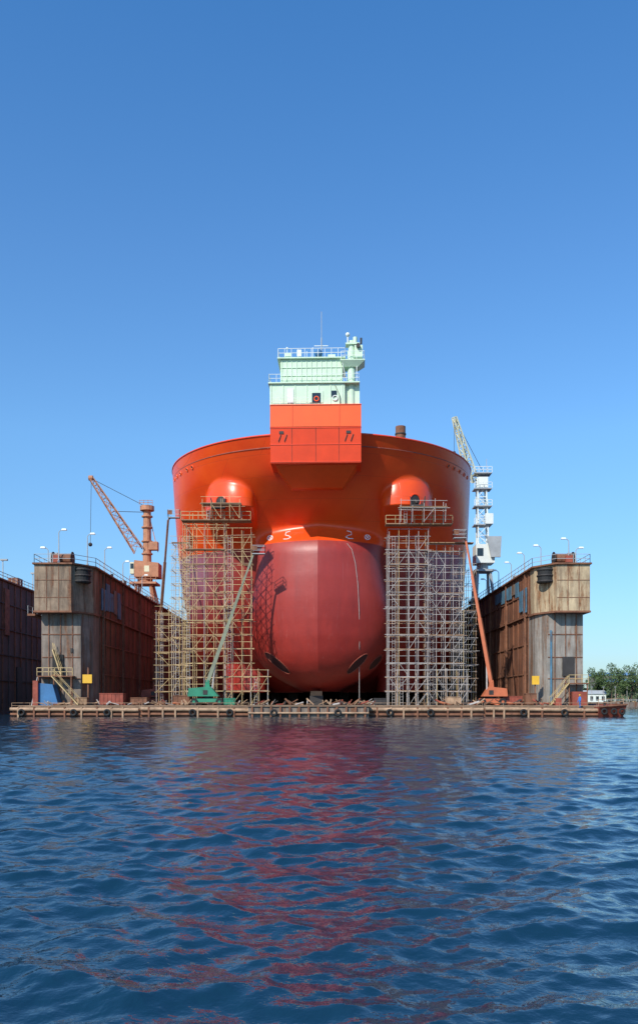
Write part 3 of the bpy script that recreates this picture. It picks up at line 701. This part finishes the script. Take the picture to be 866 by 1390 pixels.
for i in range(240):
    x=random.uniform(95,330) if i<90 else random.uniform(-700,800); y=random.uniform(480,560) if i<90 else random.uniform(905,990)
    R0=random.uniform(3,7) if i<90 else random.uniform(6,11)
    hh=random.uniform(6,11) if i<90 else random.uniform(8,16)
    if i<30: x=random.uniform(124,190); y=random.uniform(425,465)
    for j in range(50):
        p=Vector((x+random.gauss(0,R0*.55),y+random.gauss(0,R0*.4),1.6+abs(random.gauss(hh*.45,hh*.25)))); s=random.uniform(.7,1.5)
        u=Vector((random.gauss(0,1),random.gauss(0,1),random.gauss(0,1))).normalized(); q=u.orthogonal().normalized()
        mb.add([p-u*s,p+q*s*.8,p+u*s,p-q*s*.8],[(0,1,2,3)],'leaf2')
mb.obj('distant_trees')
def building(name,x0,x1,y0,y1,h,k,roof,nw,nf):
    mb=MB(); mb.box(x0,x1,y0,y1,1.6,1.6+h,k)
    mb.hexa([(x0-.4,y0-.4,1.6+h),(x1+.4,y0-.4,1.6+h),(x1+.4,y1+.4,1.6+h),(x0-.4,y1+.4,1.6+h)],[(x0,y0+2,3.2+h),(x1,y0+2,3.2+h),(x1,y1-2,3.2+h),(x0,y1-2,3.2+h)],roof)
    for f in range(nf):
        for i in range(nw):
            a=x0+(i+.25)*(x1-x0)/nw; z=2.5+f*h/nf; mb.box(a,a+.5*(x1-x0)/nw,y0-.06,y0-.003,z,z+.5*h/nf,'glass')
    mb.box(x0+1,x0+2.4,y0-.08,y0-.003,1.62,3.9,'dark')
    mb.obj(name)
building('warehouse',110,125,385,394,3.8,'white','grey',6,1)
building('office_building',158,190,470,490,11,'beige','roof',9,3)
building('blue_roofed_hall',166,186,520,545,16,'lgrey','roof',6,3)
mb=MB()
for i in range(5):
    x=116+i*5.0; mb.beam((x,376,1.6),(x,376,8.2),.09,'scafg',6); mb.box(x-.5,x+.5,375.8,376.2,8.2,8.4,'grey')
mb.rail([(88,373,1.9),(180,373,1.9)],'white',1.1,3,.05); mb.obj('quay_railing')
mb=MB(); hv=[];hf=[]; N=80
for i in range(N+1):
    x=-2500+5000*i/N; h=28+22*math.sin(i*.37)+14*math.sin(i*.91+1)+6*math.sin(i*2.3)
    hv+=[(x,1900,-1),(x,2100,max(12,h)),(x,2500,-1)]
for i in range(N):
    for j in(0,1): a=i*3+j; hf.append((a,a+3,a+4,a+1))
mb.add(hv,hf,'leaf2'); mb.obj('hills',None,True)

# ------------------------------------------------------------------ water
rows=np.array([-400,-150,-50,-15,0]+list(np.geomspace(2.5,420,1150))+[480,600,800,1200,2000,4000])
nc=680
u=np.linspace(-1,1,nc); outer=np.array([1.15,1.5,2.2,4,10,60])
U=np.concatenate([-outer[::-1],u,outer])
W=np.where(rows<2.5,6,0.45*np.abs(rows)+3)
XX=U[None,:]*W[:,None]; YY=np.repeat(rows[:,None],len(U),1)
dx=np.gradient(XX,axis=1); dy=np.abs(np.gradient(YY,axis=0)); sp=np.maximum(np.abs(dx),dy)
Zw=np.zeros_like(XX); Dx=np.zeros_like(XX); Dy=np.zeros_like(XX)
rng=np.random.RandomState(3); NW=120
lam=np.geomspace(.11,3.2,NW)
for L in lam:
    a=rng.normal(R(258),R(50)); kx,ky=math.cos(a),math.sin(a); kk=2*math.pi/L
    s=.0215*(1.35 if .22<L<1.1 else .72)
    A=s/kk; ph=rng.uniform(0,6.28)
    fade=np.clip((L/sp-2.2)/3,0,1)
    p=kk*(XX*kx+YY*ky)+ph
    Zw+=A*fade*np.sin(p); c=np.cos(p)*A*fade*1.0; Dx+=kx*c; Dy+=ky*c
gust=.85+.3*np.sin(XX*.13+YY*.05+1)*np.sin(YY*.09-XX*.04)
Zw*=gust
co=np.stack([XX+Dx,YY+Dy,Zw],-1).reshape(-1,3)
nr,ncol=XX.shape
idx=np.arange(nr*ncol).reshape(nr,ncol)
quads=np.stack([idx[:-1,:-1],idx[:-1,1:],idx[1:,1:],idx[1:,:-1]],-1).reshape(-1,4)
me=bpy.data.meshes.new('water'); me.vertices.add(len(co)); me.vertices.foreach_set('co',co.ravel())
me.loops.add(quads.size); me.loops.foreach_set('vertex_index',quads.ravel().astype(np.int32))
me.polygons.add(len(quads)); me.polygons.foreach_set('loop_start',np.arange(0,quads.size,4,dtype=np.int32))
me.polygons.foreach_set('loop_total',np.full(len(quads),4,dtype=np.int32)); me.polygons.foreach_set('use_smooth',np.ones(len(quads),dtype=bool))
me.update(calc_edges=True); me.validate()
m,nt,b=newmat('water_surface')
b.inputs['Base Color'].default_value=(.005,.030,.056,1); b.inputs['Roughness'].default_value=.025; b.inputs['IOR'].default_value=1.40
v=mapped(nt,(1,1.0,1)); h1=noise(nt,v,2.6,4,.55); h2=noise(nt,v,11,3,.6)
bn=nt.nodes.new('ShaderNodeBump'); bn.inputs['Strength'].default_value=1; bn.inputs['Distance'].default_value=.03; nt.links.new(h1,bn.inputs['Height'])
bn2=nt.nodes.new('ShaderNodeBump'); bn2.inputs['Strength'].default_value=1; bn2.inputs['Distance'].default_value=.006; nt.links.new(h2,bn2.inputs['Height'])
nt.links.new(bn.outputs[0],bn2.inputs['Normal']); nt.links.new(bn2.outputs[0],b.inputs['Normal'])
me.materials.append(m); wo=bpy.data.objects.new('water',me); scene.collection.objects.link(wo)

# ------------------------------------------------------------------ light
EL,ROT=R(40),R(212)
wd=bpy.data.worlds.new('World'); scene.world=wd; wd.use_nodes=True; nt=wd.node_tree
bg=nt.nodes['Background']; sk=nt.nodes.new('ShaderNodeTexSky'); sk.sky_type='NISHITA'; sk.sun_disc=False
sk.sun_elevation=EL; sk.sun_rotation=ROT; sk.air_density=1.0; sk.dust_density=.5; sk.ozone_density=2.5
tc=nt.nodes.new('ShaderNodeTexCoord'); sp_=nt.nodes.new('ShaderNodeSeparateXYZ'); nt.links.new(tc.outputs['Generated'],sp_.inputs[0])
cr_=nt.nodes.new('ShaderNodeValToRGB'); nt.links.new(sp_.outputs[2],cr_.inputs[0])
e=cr_.color_ramp.elements; e[0].position=0; e[0].color=(.64,.80,1.0,1); e[1].position=.62; e[1].color=(.62,1.30,1.80,1)
q=e.new(.10); q.color=(.76,1.04,1.24,1); q=e.new(.28); q.color=(.90,1.35,1.62,1); q=e.new(.45); q.color=(.80,1.33,1.72,1)
mx=nt.nodes.new('ShaderNodeVectorMath'); mx.operation='MULTIPLY'; nt.links.new(sk.outputs[0],mx.inputs[0]); nt.links.new(cr_.outputs[0],mx.inputs[1])
nt.links.new(mx.outputs[0],bg.inputs[0]); bg.inputs[1].default_value=.12
sd=bpy.data.lights.new('sun','SUN'); sd.energy=4.8; sd.angle=R(.5); sd.color=(1,.94,.84)
so=bpy.data.objects.new('sun',sd); scene.collection.objects.link(so)
tosun=Vector((math.sin(ROT)*math.cos(EL),math.cos(ROT)*math.cos(EL),math.sin(EL)))
so.rotation_euler=tosun.to_track_quat('Z','Y').to_euler(); so.location=(-60,-60,120)
scene.view_settings.view_transform='Standard'; scene.view_settings.look='None'; scene.view_settings.exposure=0

cd=bpy.data.cameras.new('camera'); cd.sensor_fit='HORIZONTAL'; cd.sensor_width=36; cd.lens=36*1200/866
cd.shift_y=258/866; cd.clip_end=8000; cd.clip_start=.1
co_=bpy.data.objects.new('camera',cd); scene.collection.objects.link(co_); co_.location=(0,0,2); co_.rotation_euler=(R(90),0,0)
scene.camera=co_
